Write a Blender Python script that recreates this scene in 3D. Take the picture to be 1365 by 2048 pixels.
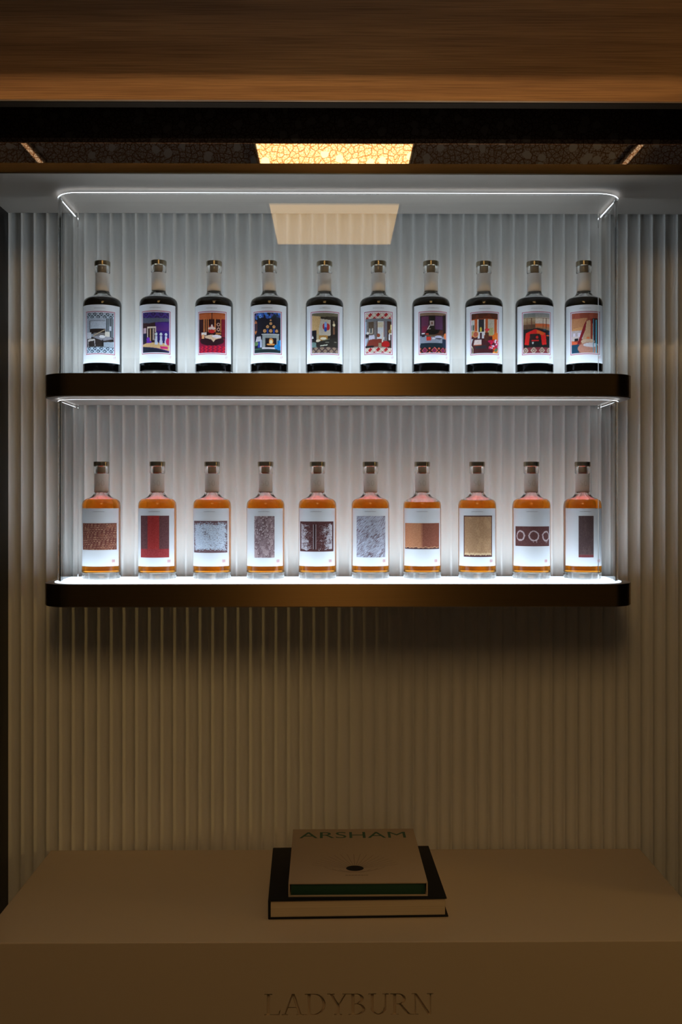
import bpy, bmesh, math, random
import numpy as np

random.seed(7)
rng = np.random.default_rng(7)
scene = bpy.context.scene
COL = scene.collection
for o in list(bpy.data.objects):
    bpy.data.objects.remove(o, do_unlink=True)

# ------------------------------------------------------------------ camera
CAM_Z = 1.5
cam_d = bpy.data.cameras.new('camera')
cam_d.sensor_fit = 'VERTICAL'
cam_d.sensor_height = 36.0
cam_d.lens = 2000.0 / 2048.0 * 36.0
cam_d.shift_y = -29.0 / 2048.0
cam_d.clip_start = 0.05
cam = bpy.data.objects.new('camera', cam_d)
COL.objects.link(cam)
cam.location = (0, 0, CAM_Z)
cam.rotation_euler = (math.radians(90), 0, math.radians(-0.45))
scene.camera = cam

# ------------------------------------------------------------------ world, exposure
w = bpy.data.worlds.new('world'); scene.world = w; w.use_nodes = True
bg = w.node_tree.nodes['Background']
bg.inputs[0].default_value = (0.9, 0.85, 0.8, 1)
bg.inputs[1].default_value = 0.016
vs = scene.view_settings
vs.view_transform = 'Standard'; vs.look = 'None'; vs.exposure = 0.0; vs.gamma = 1.0
vs.use_curve_mapping = False
cy = scene.cycles
cy.max_bounces = 16; cy.diffuse_bounces = 5; cy.glossy_bounces = 8
cy.transmission_bounces = 14; cy.transparent_max_bounces = 24
cy.sample_clamp_indirect = 4.0
cy.caustics_refractive = True; cy.caustics_reflective = True

# light levels
L_SHELF = 2.1                       # luminous shelf tops
C_SHELF = (0.71, 0.855, 1.0)
P_SHELF = 3.0                       # watts of each boost light added just above a shelf diffuser
SPREAD = 132
L_EDGE = 5.0                        # emission put on the upper edge of the clear cases
L_PANEL = 4.5                       # ceiling light panel
C_WARM = (1.0, 0.62, 0.25)
L_LINE = 140.0                       # recessed linear downlight
L_COVE = 0.8
L_LAMP = 17.0                       # shade of the floor lamp standing to the right

# ------------------------------------------------------------------ helpers
def s2l(c):
    return tuple((x / 12.92 if x <= 0.04045 else ((x + 0.055) / 1.055) ** 2.4) for x in c)

def rgb(r, g, b):
    return s2l((r / 255, g / 255, b / 255))

def new_mat(name):
    m = bpy.data.materials.new(name); m.use_nodes = True
    nt = m.node_tree
    return m, nt, nt.nodes['Principled BSDF']

def N(nt, typ, **kw):
    n = nt.nodes.new(typ)
    for k, v in kw.items():
        setattr(n, k, v)
    return n

def simple(name, col, rough=0.5, metal=0.0, spec=0.5, bump=None):
    m, nt, b = new_mat(name)
    b.inputs['Base Color'].default_value = (*col, 1)
    b.inputs['Roughness'].default_value = rough
    b.inputs['Metallic'].default_value = metal
    b.inputs['Specular IOR Level'].default_value = spec
    tc = N(nt, 'ShaderNodeTexCoord')
    nz = N(nt, 'ShaderNodeTexNoise')
    sc_, st = bump if bump else (300, 0.05)
    nz.inputs['Scale'].default_value = sc_
    nt.links.new(tc.outputs['Object'], nz.inputs['Vector'])
    bp = N(nt, 'ShaderNodeBump')
    bp.inputs['Strength'].default_value = st
    bp.inputs['Distance'].default_value = 0.0006
    nt.links.new(nz.outputs['Fac'], bp.inputs['Height'])
    nt.links.new(bp.outputs['Normal'], b.inputs['Normal'])
    return m

def emit(name, col, strength):
    m = bpy.data.materials.new(name); m.use_nodes = True
    nt = m.node_tree
    nt.nodes.remove(nt.nodes['Principled BSDF'])
    e = N(nt, 'ShaderNodeEmission')
    e.inputs[0].default_value = (*col, 1); e.inputs[1].default_value = strength
    nt.links.new(e.outputs[0], nt.nodes['Material Output'].inputs['Surface'])
    return m

def mesh_obj(name, verts, faces, mat, parent=None, smooth=None, loc=None):
    me = bpy.data.meshes.new(name)
    me.from_pydata([tuple(v) for v in verts], [], [tuple(f) for f in faces])
    me.validate(); me.update()
    if mat: me.materials.append(mat)
    if smooth is not None:
        me.shade_smooth()
        me.set_sharp_from_angle(angle=math.radians(smooth))
    return link(name, me, parent, loc)

def link(name, me, parent=None, loc=None):
    o = bpy.data.objects.new(name, me); COL.objects.link(o)
    if parent: o.parent = parent
    if loc: o.location = loc
    return o

def empty(name, loc, rz=0.0):
    o = bpy.data.objects.new(name, None); COL.objects.link(o)
    o.empty_display_size = 0.02
    o.location = loc; o.rotation_euler = (0, 0, rz)
    return o

def tag(o, label=None, cat=None, group=None, kind=None):
    if label: o['label'] = label
    if cat: o['category'] = cat
    if group: o['group'] = group
    if kind: o['kind'] = kind
    return o

def bm_to(name, bm, mat, parent=None, smooth=None, loc=None):
    me = bpy.data.meshes.new(name); bm.to_mesh(me); bm.free()
    if mat: me.materials.append(mat)
    if smooth is not None:
        me.shade_smooth(); me.set_sharp_from_angle(angle=math.radians(smooth))
    return link(name, me, parent, loc)

def box_bm(x0, x1, y0, y1, z0, z1, bev=0.0, segs=2):
    bm = bmesh.new()
    vs_ = [bm.verts.new(p) for p in ((x0, y0, z0), (x1, y0, z0), (x1, y1, z0), (x0, y1, z0),
                                     (x0, y0, z1), (x1, y0, z1), (x1, y1, z1), (x0, y1, z1))]
    for f in ((3, 2, 1, 0), (4, 5, 6, 7), (0, 1, 5, 4), (1, 2, 6, 5), (2, 3, 7, 6), (3, 0, 4, 7)):
        bm.faces.new([vs_[i] for i in f])
    if bev > 0:
        bmesh.ops.bevel(bm, geom=list(bm.edges), offset=bev, segments=segs, profile=0.5, affect='EDGES')
    return bm

def box(name, x0, x1, y0, y1, z0, z1, mat, parent=None, bev=0.0, segs=2):
    return bm_to(name, box_bm(x0, x1, y0, y1, z0, z1, bev, segs), mat, parent, 40 if bev else None)

def lathe(profile, seg=64, close_bottom=False, close_top=False):
    verts, faces = [], []
    rings = []
    for r, z in profile:
        if r < 1e-6:
            rings.append([len(verts)]); verts.append((0, 0, z))
        else:
            ids = []
            for k in range(seg):
                a = 2 * math.pi * k / seg
                ids.append(len(verts)); verts.append((r * math.cos(a), r * math.sin(a), z))
            rings.append(ids)
    for a, b in zip(rings[:-1], rings[1:]):
        for k in range(seg):
            k2 = (k + 1) % seg
            if len(a) == 1 and len(b) == 1: continue
            if len(a) == 1: faces.append((a[0], b[k2], b[k]))
            elif len(b) == 1: faces.append((a[k], a[k2], b[0]))
            else: faces.append((a[k], a[k2], b[k2], b[k]))
    return verts, faces

def outline(x0, x1, yf, yb, r, n=14):
    """front corners rounded, open towards the wall; runs from back left round the front to back right"""
    pts = [(x0, yb)]
    for k in range(n + 1):
        a = math.pi + (math.pi / 2) * k / n
        pts.append((x0 + r + r * math.cos(a), yf + r + r * math.sin(a)))
    for k in range(n + 1):
        a = 1.5 * math.pi + (math.pi / 2) * k / n
        pts.append((x1 - r + r * math.cos(a), yf + r + r * math.sin(a)))
    pts.append((x1, yb))
    return pts

def prism(pts, z0, z1):
    n = len(pts)
    v = [(x, y, z0) for x, y in pts] + [(x, y, z1) for x, y in pts]
    f = [tuple(range(n - 1, -1, -1)), tuple(range(n, 2 * n))]
    for k in range(n):
        f.append((k, (k + 1) % n, n + (k + 1) % n, n + k))
    return v, f

def text_verts(body, height, xs=1.0, font=None):
    cu = bpy.data.curves.new('t', 'FONT'); cu.body = body; cu.size = 1.0; cu.fill_mode = 'FRONT'
    cu.resolution_u = 4
    ob = bpy.data.objects.new('t', cu); COL.objects.link(ob)
    dg = bpy.context.evaluated_depsgraph_get(); dg.update()
    me = ob.evaluated_get(dg).to_mesh()
    v = np.array([tuple(p.co) for p in me.vertices]); f = [tuple(p.vertices) for p in me.polygons]
    ob.evaluated_get(dg).to_mesh_clear()
    bpy.data.objects.remove(ob, do_unlink=True); bpy.data.curves.remove(cu)
    v[:, 1] -= v[:, 1].min(); k = height / v[:, 1].max(); v *= k; v[:, 0] *= xs
    v[:, 0] -= (v[:, 0].max() + v[:, 0].min()) / 2
    return v, f

# ------------------------------------------------------------------ materials
def make_wall_mat():
    m, nt, b = new_mat('satin_greige_paint')
    tc = N(nt, 'ShaderNodeTexCoord'); nz = N(nt, 'ShaderNodeTexNoise'); nz.inputs['Scale'].default_value = 9
    nt.links.new(tc.outputs['Object'], nz.inputs['Vector'])
    cr = N(nt, 'ShaderNodeMix', data_type='RGBA')
    cr.inputs[6].default_value = (0.82, 0.80, 0.76, 1); cr.inputs[7].default_value = (0.87, 0.85, 0.81, 1)
    nt.links.new(nz.outputs['Fac'], cr.inputs[0]); nt.links.new(cr.outputs[2], b.inputs['Base Color'])
    b.inputs['Roughness'].default_value = 0.36
    b.inputs['Specular IOR Level'].default_value = 0.5
    return m

def make_wood():
    m, nt, b = new_mat('stained_oak_veneer')
    tc = N(nt, 'ShaderNodeTexCoord'); mp = N(nt, 'ShaderNodeMapping')
    mp.inputs['Scale'].default_value = (0.9, 6, 26)
    nt.links.new(tc.outputs['Object'], mp.inputs['Vector'])
    n1 = N(nt, 'ShaderNodeTexNoise'); n1.inputs['Scale'].default_value = 1.3; n1.inputs['Detail'].default_value = 6
    nt.links.new(mp.outputs[0], n1.inputs['Vector'])
    mp2 = N(nt, 'ShaderNodeMapping'); mp2.inputs['Scale'].default_value = (3.0, 30, 260)
    nt.links.new(tc.outputs['Object'], mp2.inputs['Vector'])
    n2 = N(nt, 'ShaderNodeTexNoise'); n2.inputs['Scale'].default_value = 2.0; n2.inputs['Detail'].default_value = 5
    nt.links.new(mp2.outputs[0], n2.inputs['Vector'])
    r1 = N(nt, 'ShaderNodeValToRGB')
    r1.color_ramp.elements[0].position = 0.30; r1.color_ramp.elements[0].color = (0.34, 0.165, 0.065, 1)
    r1.color_ramp.elements[1].position = 0.66; r1.color_ramp.elements[1].color = (0.60, 0.32, 0.135, 1)
    nt.links.new(n1.outputs['Fac'], r1.inputs[0])
    r2 = N(nt, 'ShaderNodeValToRGB')
    r2.color_ramp.elements[0].position = 0.36; r2.color_ramp.elements[0].color = (0.55, 0.5, 0.45, 1)
    r2.color_ramp.elements[1].position = 0.56; r2.color_ramp.elements[1].color = (1, 1, 1, 1)
    nt.links.new(n2.outputs['Fac'], r2.inputs[0])
    mx = N(nt, 'ShaderNodeMix', data_type='RGBA', blend_type='MULTIPLY'); mx.inputs[0].default_value = 0.75
    nt.links.new(r1.outputs[0], mx.inputs[6]); nt.links.new(r2.outputs[0], mx.inputs[7])
    nt.links.new(mx.outputs[2], b.inputs['Base Color'])
    b.inputs['Roughness'].default_value = 0.5
    bp = N(nt, 'ShaderNodeBump'); bp.inputs['Strength'].default_value = 0.25; bp.inputs['Distance'].default_value = 0.0006
    nt.links.new(n2.outputs['Fac'], bp.inputs['Height']); nt.links.new(bp.outputs[0], b.inputs['Normal'])
    return m

def make_bronze(name, col, rough=0.42, aniso=0.8):
    m, nt, b = new_mat(name)
    b.inputs['Metallic'].default_value = 1.0
    b.inputs['Roughness'].default_value = rough
    b.inputs['Anisotropic'].default_value = aniso
    b.inputs['Anisotropic Rotation'].default_value = 0.25
    tg = N(nt, 'ShaderNodeTangent', direction_type='RADIAL', axis='Z')
    nt.links.new(tg.outputs[0], b.inputs['Tangent'])
    tc = N(nt, 'ShaderNodeTexCoord'); mp = N(nt, 'ShaderNodeMapping'); mp.inputs['Scale'].default_value = (4, 4, 900)
    nt.links.new(tc.outputs['Object'], mp.inputs['Vector'])
    nz = N(nt, 'ShaderNodeTexNoise'); nz.inputs['Scale'].default_value = 1.0
    nt.links.new(mp.outputs[0], nz.inputs['Vector'])
    mx = N(nt, 'ShaderNodeMix', data_type='RGBA')
    mx.inputs[6].default_value = (*[c * 0.85 for c in col], 1); mx.inputs[7].default_value = (*[c * 1.15 for c in col], 1)
    nt.links.new(nz.outputs['Fac'], mx.inputs[0]); nt.links.new(mx.outputs[2], b.inputs['Base Color'])
    return m

def make_antique_mirror():
    m, nt, b = new_mat('antiqued_mirror_glass')
    tc = N(nt, 'ShaderNodeTexCoord')
    nz = N(nt, 'ShaderNodeTexNoise'); nz.inputs['Scale'].default_value = 30
    nt.links.new(tc.outputs['Object'], nz.inputs['Vector'])
    wp = N(nt, 'ShaderNodeMix', data_type='VECTOR'); wp.inputs[0].default_value = 0.016
    nt.links.new(tc.outputs['Object'], wp.inputs[4]); nt.links.new(nz.outputs['Color'], wp.inputs[5])
    col = None
    def vor(scale, feature):
        v = N(nt, 'ShaderNodeTexVoronoi', feature=feature, voronoi_dimensions='2D')
        sp = N(nt, 'ShaderNodeSeparateXYZ'); cb = N(nt, 'ShaderNodeCombineXYZ')
        nt.links.new(wp.outputs[1], sp.inputs[0])
        nt.links.new(sp.outputs[0], cb.inputs[0]); nt.links.new(sp.outputs[2], cb.inputs[1])
        nt.links.new(cb.outputs[0], v.inputs['Vector']); v.inputs['Scale'].default_value = scale
        return v
    def ramp(src, p0, c0, p1, c1):
        r_ = N(nt, 'ShaderNodeValToRGB'); e_ = r_.color_ramp.elements
        e_[0].position = p0; e_[0].color = (*c0, 1); e_[1].position = p1; e_[1].color = (*c1, 1)
        nt.links.new(src, r_.inputs[0]); return r_
    v1 = vor(85, 'DISTANCE_TO_EDGE'); v1b = vor(190, 'DISTANCE_TO_EDGE')
    ra = ramp(v1.outputs['Distance'], 0.0, (0.27, 0.13, 0.055), 0.16, (0.58, 0.51, 0.51))
    rb = ramp(v1b.outputs['Distance'], 0.0, (0.50, 0.36, 0.24), 0.20, (1, 1, 1))
    r1 = N(nt, 'ShaderNodeMix', data_type='RGBA', blend_type='MULTIPLY'); r1.inputs[0].default_value = 1.0
    nt.links.new(ra.outputs[0], r1.inputs[6]); nt.links.new(rb.outputs[0], r1.inputs[7])
    v2 = vor(34, 'F1')
    r2 = N(nt, 'ShaderNodeValToRGB')
    e = r2.color_ramp.elements
    e[0].position = 0.25; e[0].color = (1, 1, 1, 1); e[1].position = 0.30; e[1].color = (0, 0, 0, 1)
    nt.links.new(v2.outputs['Distance'], r2.inputs[0])
    sz = N(nt, 'ShaderNodeMath', operation='GREATER_THAN'); sz.inputs[1].default_value = 0.55
    sc2 = N(nt, 'ShaderNodeSeparateColor'); nt.links.new(v2.outputs['Color'], sc2.inputs[0])
    nt.links.new(sc2.outputs[0], sz.inputs[0])
    mm = N(nt, 'ShaderNodeMath', operation='MULTIPLY')
    nt.links.new(r2.outputs[0], mm.inputs[0]); nt.links.new(sz.outputs[0], mm.inputs[1])
    mx = N(nt, 'ShaderNodeMix', data_type='RGBA')
    nt.links.new(mm.outputs[0], mx.inputs[0]); nt.links.new(r1.outputs[2], mx.inputs[6])
    mx.inputs[7].default_value = (0.64, 0.59, 0.60, 1)
    nt.links.new(mx.outputs[2], b.inputs['Base Color'])
    b.inputs['Metallic'].default_value = 0.985
    b.inputs['Roughness'].default_value = 0.02
    return m

def make_acrylic():
    m = bpy.data.materials.new('clear_acrylic'); m.use_nodes = True
    nt = m.node_tree; nt.nodes.remove(nt.nodes['Principled BSDF'])
    geo = N(nt, 'ShaderNodeNewGeometry')
    ior = N(nt, 'ShaderNodeMix', data_type='FLOAT'); ior.inputs[2].default_value = 1.49; ior.inputs[3].default_value = 1 / 1.49
    nt.links.new(geo.outputs['Backfacing'], ior.inputs[0])
    fr = N(nt, 'ShaderNodeFresnel'); nt.links.new(ior.outputs[0], fr.inputs['IOR'])
    tr = N(nt, 'ShaderNodeBsdfTransparent'); tr.inputs[0].default_value = (0.985, 0.99, 0.99, 1)
    gl = N(nt, 'ShaderNodeBsdfGlossy'); gl.inputs['Roughness'].default_value = 0.0
    gl.inputs[0].default_value = (1, 1, 1, 1)
    mx = N(nt, 'ShaderNodeMixShader')
    nt.links.new(fr.outputs[0], mx.inputs[0]); nt.links.new(tr.outputs[0], mx.inputs[1]); nt.links.new(gl.outputs[0], mx.inputs[2])
    nt.links.new(mx.outputs[0], nt.nodes['Material Output'].inputs['Surface'])
    return m

def make_glass(name, ior=1.5, col=(0.985, 0.99, 0.99)):
    m = bpy.data.materials.new(name); m.use_nodes = True
    nt = m.node_tree; nt.nodes.remove(nt.nodes['Principled BSDF'])
    g = N(nt, 'ShaderNodeBsdfGlass'); g.inputs['Roughness'].default_value = 0.0
    g.inputs['IOR'].default_value = ior; g.inputs['Color'].default_value = (*col, 1)
    nt.links.new(g.outputs[0], nt.nodes['Material Output'].inputs['Surface'])
    return m

def make_liquid(name, col, density, n_=1.36):
    m = bpy.data.materials.new(name); m.use_nodes = True
    nt = m.node_tree; nt.nodes.remove(nt.nodes['Principled BSDF'])
    at = N(nt, 'ShaderNodeAttribute', attribute_name='lid')
    ior = N(nt, 'ShaderNodeMix', data_type='FLOAT'); ior.inputs[2].default_value = n_ / 1.5; ior.inputs[3].default_value = n_
    nt.links.new(at.outputs['Fac'], ior.inputs[0])
    g = N(nt, 'ShaderNodeBsdfGlass'); g.inputs['Roughness'].default_value = 0.0
    nt.links.new(ior.outputs[0], g.inputs['IOR'])
    ab = N(nt, 'ShaderNodeVolumeAbsorption')
    ab.inputs['Color'].default_value = (*col, 1); ab.inputs['Density'].default_value = density
    out = nt.nodes['Material Output']
    nt.links.new(g.outputs[0], out.inputs['Surface']); nt.links.new(ab.outputs[0], out.inputs['Volume'])
    return m

def make_print():
    m, nt, b = new_mat('printed_ink')
    at = N(nt, 'ShaderNodeAttribute', attribute_name='ink')
    nt.links.new(at.outputs['Color'], b.inputs['Base Color'])
    b.inputs['Roughness'].default_value = 0.6
    b.inputs['Specular IOR Level'].default_value = 0.25
    return m

M = {}
M['wall'] = make_wall_mat()
M['wood'] = make_wood()
M['bronze'] = make_bronze('brushed_bronze', (0.31, 0.185, 0.075), 0.40, 0.92)
M['lip'] = make_bronze('dark_brushed_bronze', (0.085, 0.053, 0.024), 0.42, 0.92)
M['cap'] = make_bronze('cap_metal', (0.40, 0.34, 0.24), 0.24, 0.6)
M['edge_brown'] = simple('dark_bronze_paint', (0.030, 0.018, 0.009), 0.7, spec=0.1)
M['soffit'] = simple('matt_taupe_paint', (0.31, 0.262, 0.218), 0.6)
M['mirror'] = make_antique_mirror()
M['acrylic'] = make_acrylic()
M['glass'] = make_glass('bottle_glass')
M['corner'] = make_glass('clear_acrylic_bend', 1.49)
M['dark_spirit'] = make_liquid('dark_spirit', (0.55, 0.12, 0.10), 420, 1.485)
M['amber_spirit'] = make_liquid('amber_spirit', (0.958, 0.68, 0.0), 72)
M['shelf_light'] = emit('luminous_shelf_diffuser', C_SHELF, L_SHELF)
M['edge_glow'] = emit('emissive_acrylic_edge', (0.85, 0.92, 1.0), L_EDGE)
M['panel_light'] = emit('warm_ceiling_panel', C_WARM, L_PANEL)
M['line_light'] = emit('warm_linear_lamp', (1.0, 0.66, 0.33), L_LINE)
M['cove_light'] = emit('warm_cove_lamp', (1.0, 0.7, 0.38), L_COVE)
M['lamp_shade'] = emit('warm_lamp_shade', (1.0, 0.66, 0.22), L_LAMP)
M['paper'] = simple('label_paper', (0.80, 0.82, 0.855), 0.65, spec=0.2, bump=(900, 0.15))
M['neck_paper'] = simple('neck_label_paper', (0.86, 0.83, 0.80), 0.65, spec=0.2, bump=(900, 0.2))
M['cork'] = simple('cork', (0.55, 0.40, 0.25), 0.8, bump=(700, 0.5))
M['print'] = make_print()
M['red_ink'] = simple('red_ink', (0.62, 0.02, 0.05), 0.6, spec=0.2)
M['grey_ink'] = simple('grey_ink', (0.30, 0.30, 0.34), 0.6, spec=0.2)
M['emboss'] = simple('embossed_paper', (0.76, 0.72, 0.685), 0.6, spec=0.2)
M['counter'] = simple('satin_sand_lacquer', (0.66, 0.52, 0.37), 0.20, spec=0.5, bump=(40, 0.02))
M['black_panel'] = simple('black_satin_panel', (0.010, 0.009, 0.008), 0.40, spec=0.22)
M['ceiling'] = simple('ceiling_paint', (0.66, 0.63, 0.58), 0.8)
M['floor'] = simple('dark_carpet', (0.05, 0.045, 0.04), 0.9, bump=(400, 0.4))
M['board'] = simple('raw_greyboard', (0.50, 0.38, 0.27), 0.8, bump=(500, 0.25))
M['green'] = simple('dark_green_cloth', (0.012, 0.060, 0.034), 0.7)
M['green_ink'] = simple('green_ink', (0.02, 0.095, 0.048), 0.5)
M['black_cloth'] = simple('black_book_cloth', (0.012, 0.012, 0.013), 0.7, spec=0.2)
M['line_ink'] = simple('brown_line_ink', (0.19, 0.14, 0.10), 0.8)
M['housing'] = simple('lamp_housing', (0.12, 0.11, 0.10), 0.5)

def make_pages():
    m, nt, b = new_mat('page_block')
    tc = N(nt, 'ShaderNodeTexCoord'); mp = N(nt, 'ShaderNodeMapping'); mp.inputs['Scale'].default_value = (3, 3, 700)
    nt.links.new(tc.outputs['Object'], mp.inputs['Vector'])
    nz = N(nt, 'ShaderNodeTexNoise'); nz.inputs['Scale'].default_value = 1.0
    nt.links.new(mp.outputs[0], nz.inputs['Vector'])
    mx = N(nt, 'ShaderNodeMix', data_type='RGBA')
    mx.inputs[6].default_value = (0.50, 0.38, 0.25, 1); mx.inputs[7].default_value = (0.74, 0.60, 0.42, 1)
    nt.links.new(nz.outputs['Fac'], mx.inputs[0]); nt.links.new(mx.outputs[2], b.inputs['Base Color'])
    b.inputs['Roughness'].default_value = 0.8
    return m
M['pages'] = make_pages()

# ------------------------------------------------------------------ the setting
Z = CAM_Z
WALL_Y = 2.338          # ridge line of the fluted wall
PITCH = 0.02957
X_LEFT, X_RIGHT = -0.7583, 0.868
SOFFIT_Z = Z + 0.6635
COUNTER_Z = Z - 0.8225

floor = box('floor', -3.2, 3.2, -3.5, 2.42, -0.05, 0, M['floor']); tag(floor, kind='structure')

# back wall: flat backing with a row of concave flutes between narrow flat ridges
wb = box('wall_back', X_LEFT, X_RIGHT, WALL_Y + 0.016, WALL_Y + 0.08, 0, SOFFIT_Z + 0.25, M['wall']); tag(wb, kind='structure')
def flute_mesh():
    rid = 0.0021; sag = 0.0112; n = 18
    half = PITCH / 2
    c = half - rid - 0.0005
    R = (c * c + sag * sag) / (2 * sag)
    prof = [(-half, 0.0), (-half + .0008, .0002), (-half + .0015, .0006), (-half + rid, .0012)]
    for k in range(n + 1):
        x = -c + 2 * c * k / n
        d = math.sqrt(R * R - x * x) - (R - sag)
        prof.append((x, 0.0018 + d))
    prof += [(half - rid, .0012), (half - .0015, .0006), (half - .0008, .0002), (half, 0.0)]
    back = 0.0162
    pts = prof + [(half, back), (-half, back)]
    v, f = prism(pts, 0.0, SOFFIT_Z + 0.06)
    me = bpy.data.meshes.new('flute'); me.from_pydata(v, [], f); me.update()
    me.materials.append(M['wall']); me.shade_smooth(); me.set_sharp_from_angle(angle=math.radians(28))
    return me
fm = flute_mesh()
k = 0
x = X_LEFT + PITCH / 2
while x + PITCH / 2 <= X_RIGHT + 1e-6:
    o = link('flute', fm, wb, (x, WALL_Y, 0)); k += 1; x += PITCH

wl = box('wall_left', -0.98, X_LEFT - 0.0005, 1.985, WALL_Y + 0.08, 0, SOFFIT_Z + 0.25, M['black_panel']); tag(wl, kind='structure')
wr = box('wall_right', X_RIGHT + 0.0005, 1.08, 1.985, WALL_Y + 0.08, 0, SOFFIT_Z + 0.25, M['black_panel']); tag(wr, kind='structure')

# soffit over the display with its bronze lip
sf = box('trim_1', -0.98, 1.08, 2.053, WALL_Y - 0.001, SOFFIT_Z, SOFFIT_Z + 0.0195, M['soffit'])
tag(sf, 'taupe painted soffit above the upper clear case', kind='structure')
lip = box('trim_2', -0.98, 1.08, 2.045, 2.053, SOFFIT_Z - 0.0005, SOFFIT_Z + 0.0195, M['lip'], bev=0.0006)
tag(lip, 'thin brushed bronze strip along the soffit edge', kind='structure')

# antiqued mirror strip behind the wooden fascia
mir = box('antique_mirror', -0.98, 1.08, 2.070, 2.076, SOFFIT_Z + 0.0195, SOFFIT_Z + 0.19, M['mirror'])
tag(mir, 'dark mottled antique mirror strip above the bronze soffit edge', 'mirror')

# wooden fascia hanging in front
FZ0 = Z + 0.772
fas = box('trim_3', -1.25, 1.35, 1.95, 1.958, FZ0 + 0.002, Z + 1.085, M['wood'], bev=0.0008)
tag(fas, 'brown wood grain fascia board across the top', kind='structure')
fe = box('trim_4', -1.25, 1.35, 1.958, 1.985, FZ0 + 0.001, Z + 1.085, M['edge_brown'])  # brown lower edge; dark backing added so the mirror reflects no lit wood
tag(fe, 'dark brown lower edge and added dark backing of the wooden fascia', kind='structure')

# ceiling: lowered slab with a slot for the linear lamp, and a coffer with the light panel
CZ = Z + 1.085
COF = Z + 1.33
SY0, SY1 = 1.530, 1.6235
def slab(name, x0, x1, y0, y1, z0, z1, parent=None):
    o = box(name, x0, x1, y0, y1, z0, z1, M['ceiling'], parent)
    if not parent: tag(o, kind='structure')
    return o
ceil = slab('ceiling', -1.42, 1.42, -2.2, 1.12, COF, COF + 0.06)
slab('ceiling_slab', -3.2, 3.2, 1.12, SY0, CZ, CZ + 0.06, ceil)
slab('ceiling_slab', -3.2, 3.2, SY1, 2.42, CZ, CZ + 0.06, ceil)
slab('ceiling_slab', -3.2, -1.42, -3.5, 1.12, CZ, CZ + 0.06, ceil)
slab('ceiling_slab', 1.42, 3.2, -3.5, 1.12, CZ, CZ + 0.06, ceil)
slab('ceiling_slab', -1.42, 1.42, -3.5, -2.2, CZ, CZ + 0.06, ceil)
slab('coffer_side', -1.48, -1.42, -2.2, 1.12, CZ + 0.06, COF + 0.06, ceil)
slab('coffer_side', 1.42, 1.48, -2.2, 1.12, CZ + 0.06, COF + 0.06, ceil)
slab('coffer_side', -1.42, 1.42, 1.12, 1.18, CZ + 0.06, COF + 0.06, ceil)
slab('coffer_side', -1.42, 1.42, -2.26, -2.2, CZ + 0.06, COF + 0.06, ceil)

# linear recessed downlight in the slab
ld = empty('linear_downlight', (0, 1.565, CZ + 0.06))
tag(ld, 'recessed linear ceiling lamp washing the wooden fascia', 'lamp')
box('housing', -3.0, 3.0, SY0 - 1.565, SY1 - 1.565, -0.006, 0.0, M['housing'], ld)
box('baffle', -3.0, 3.0, SY0 - 1.565, 0.0508, -0.060, -0.057, M['housing'], ld)
box('lamp_strip', -1.30, 1.00, -0.0050, 0.0050, -0.010, -0.006, M['line_light'], ld)

# ceiling light panel (seen mirrored in the antique mirror and the upper clear case)
PX, PW = 0.005, 0.290
PYN, PYF = 0.62, -0.86
cl = empty('ceiling_light', (PX, (PYN + PYF) / 2, COF))
tag(cl, 'rectangular warm ceiling light panel in the coffer', 'lamp')
hy = (PYN - PYF) / 2
box('diffuser', -PW, PW, -hy, hy, -0.022, -0.010, M['panel_light'], cl)
for a in ((-PW - 0.012, -PW, -hy - 0.012, hy + 0.012), (PW, PW + 0.012, -hy - 0.012, hy + 0.012),
          (-PW, PW, -hy - 0.012, -hy), (-PW, PW, hy, hy + 0.012)):
    box('frame', a[0], a[1], a[2], a[3], -0.026, 0, M['housing'], cl)
for sx, lab in ((-1, 'slim warm strip light on the coffer ceiling by the nearer black panel'), (1, 'slim warm strip light on the coffer ceiling by the farther black panel')):
    cv = empty('cove_light', (sx * 1.15, 0.5, COF))
    tag(cv, lab, 'lamp')
    box('channel', -0.022, 0.022, -0.42, 0.42, -0.012, 0, M['housing'], cv)
    box('strip', -0.007, 0.007, -0.40, 0.40, -0.018, -0.012, M['cove_light'], cv)

# floor lamp beside the display, past the right hand return (its light rakes across the flutes)
fl = empty('floor_lamp', (2.65, 1.25, 0.0))
tag(fl, 'warm floor lamp with a drum shade standing past the display return', 'lamp')
def lathe_part(name, prof, mat, parent):
    v, f = lathe(prof, 40); return mesh_obj(name, v, f, mat, parent, smooth=40)
lathe_part('base', [(0, 0.0), (.14, 0.0), (.14, .012), (.13, .018), (.02, .024), (0, .024)], M['housing'], fl)
lathe_part('pole', [(0, .024), (.010, .024), (.010, 1.42), (0, 1.42)], M['housing'], fl)
lathe_part('shade', [(.150, 1.06), (.125, 1.38), (.122, 1.38), (.147, 1.06), (.150, 1.06)], M['lamp_shade'], fl)

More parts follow.
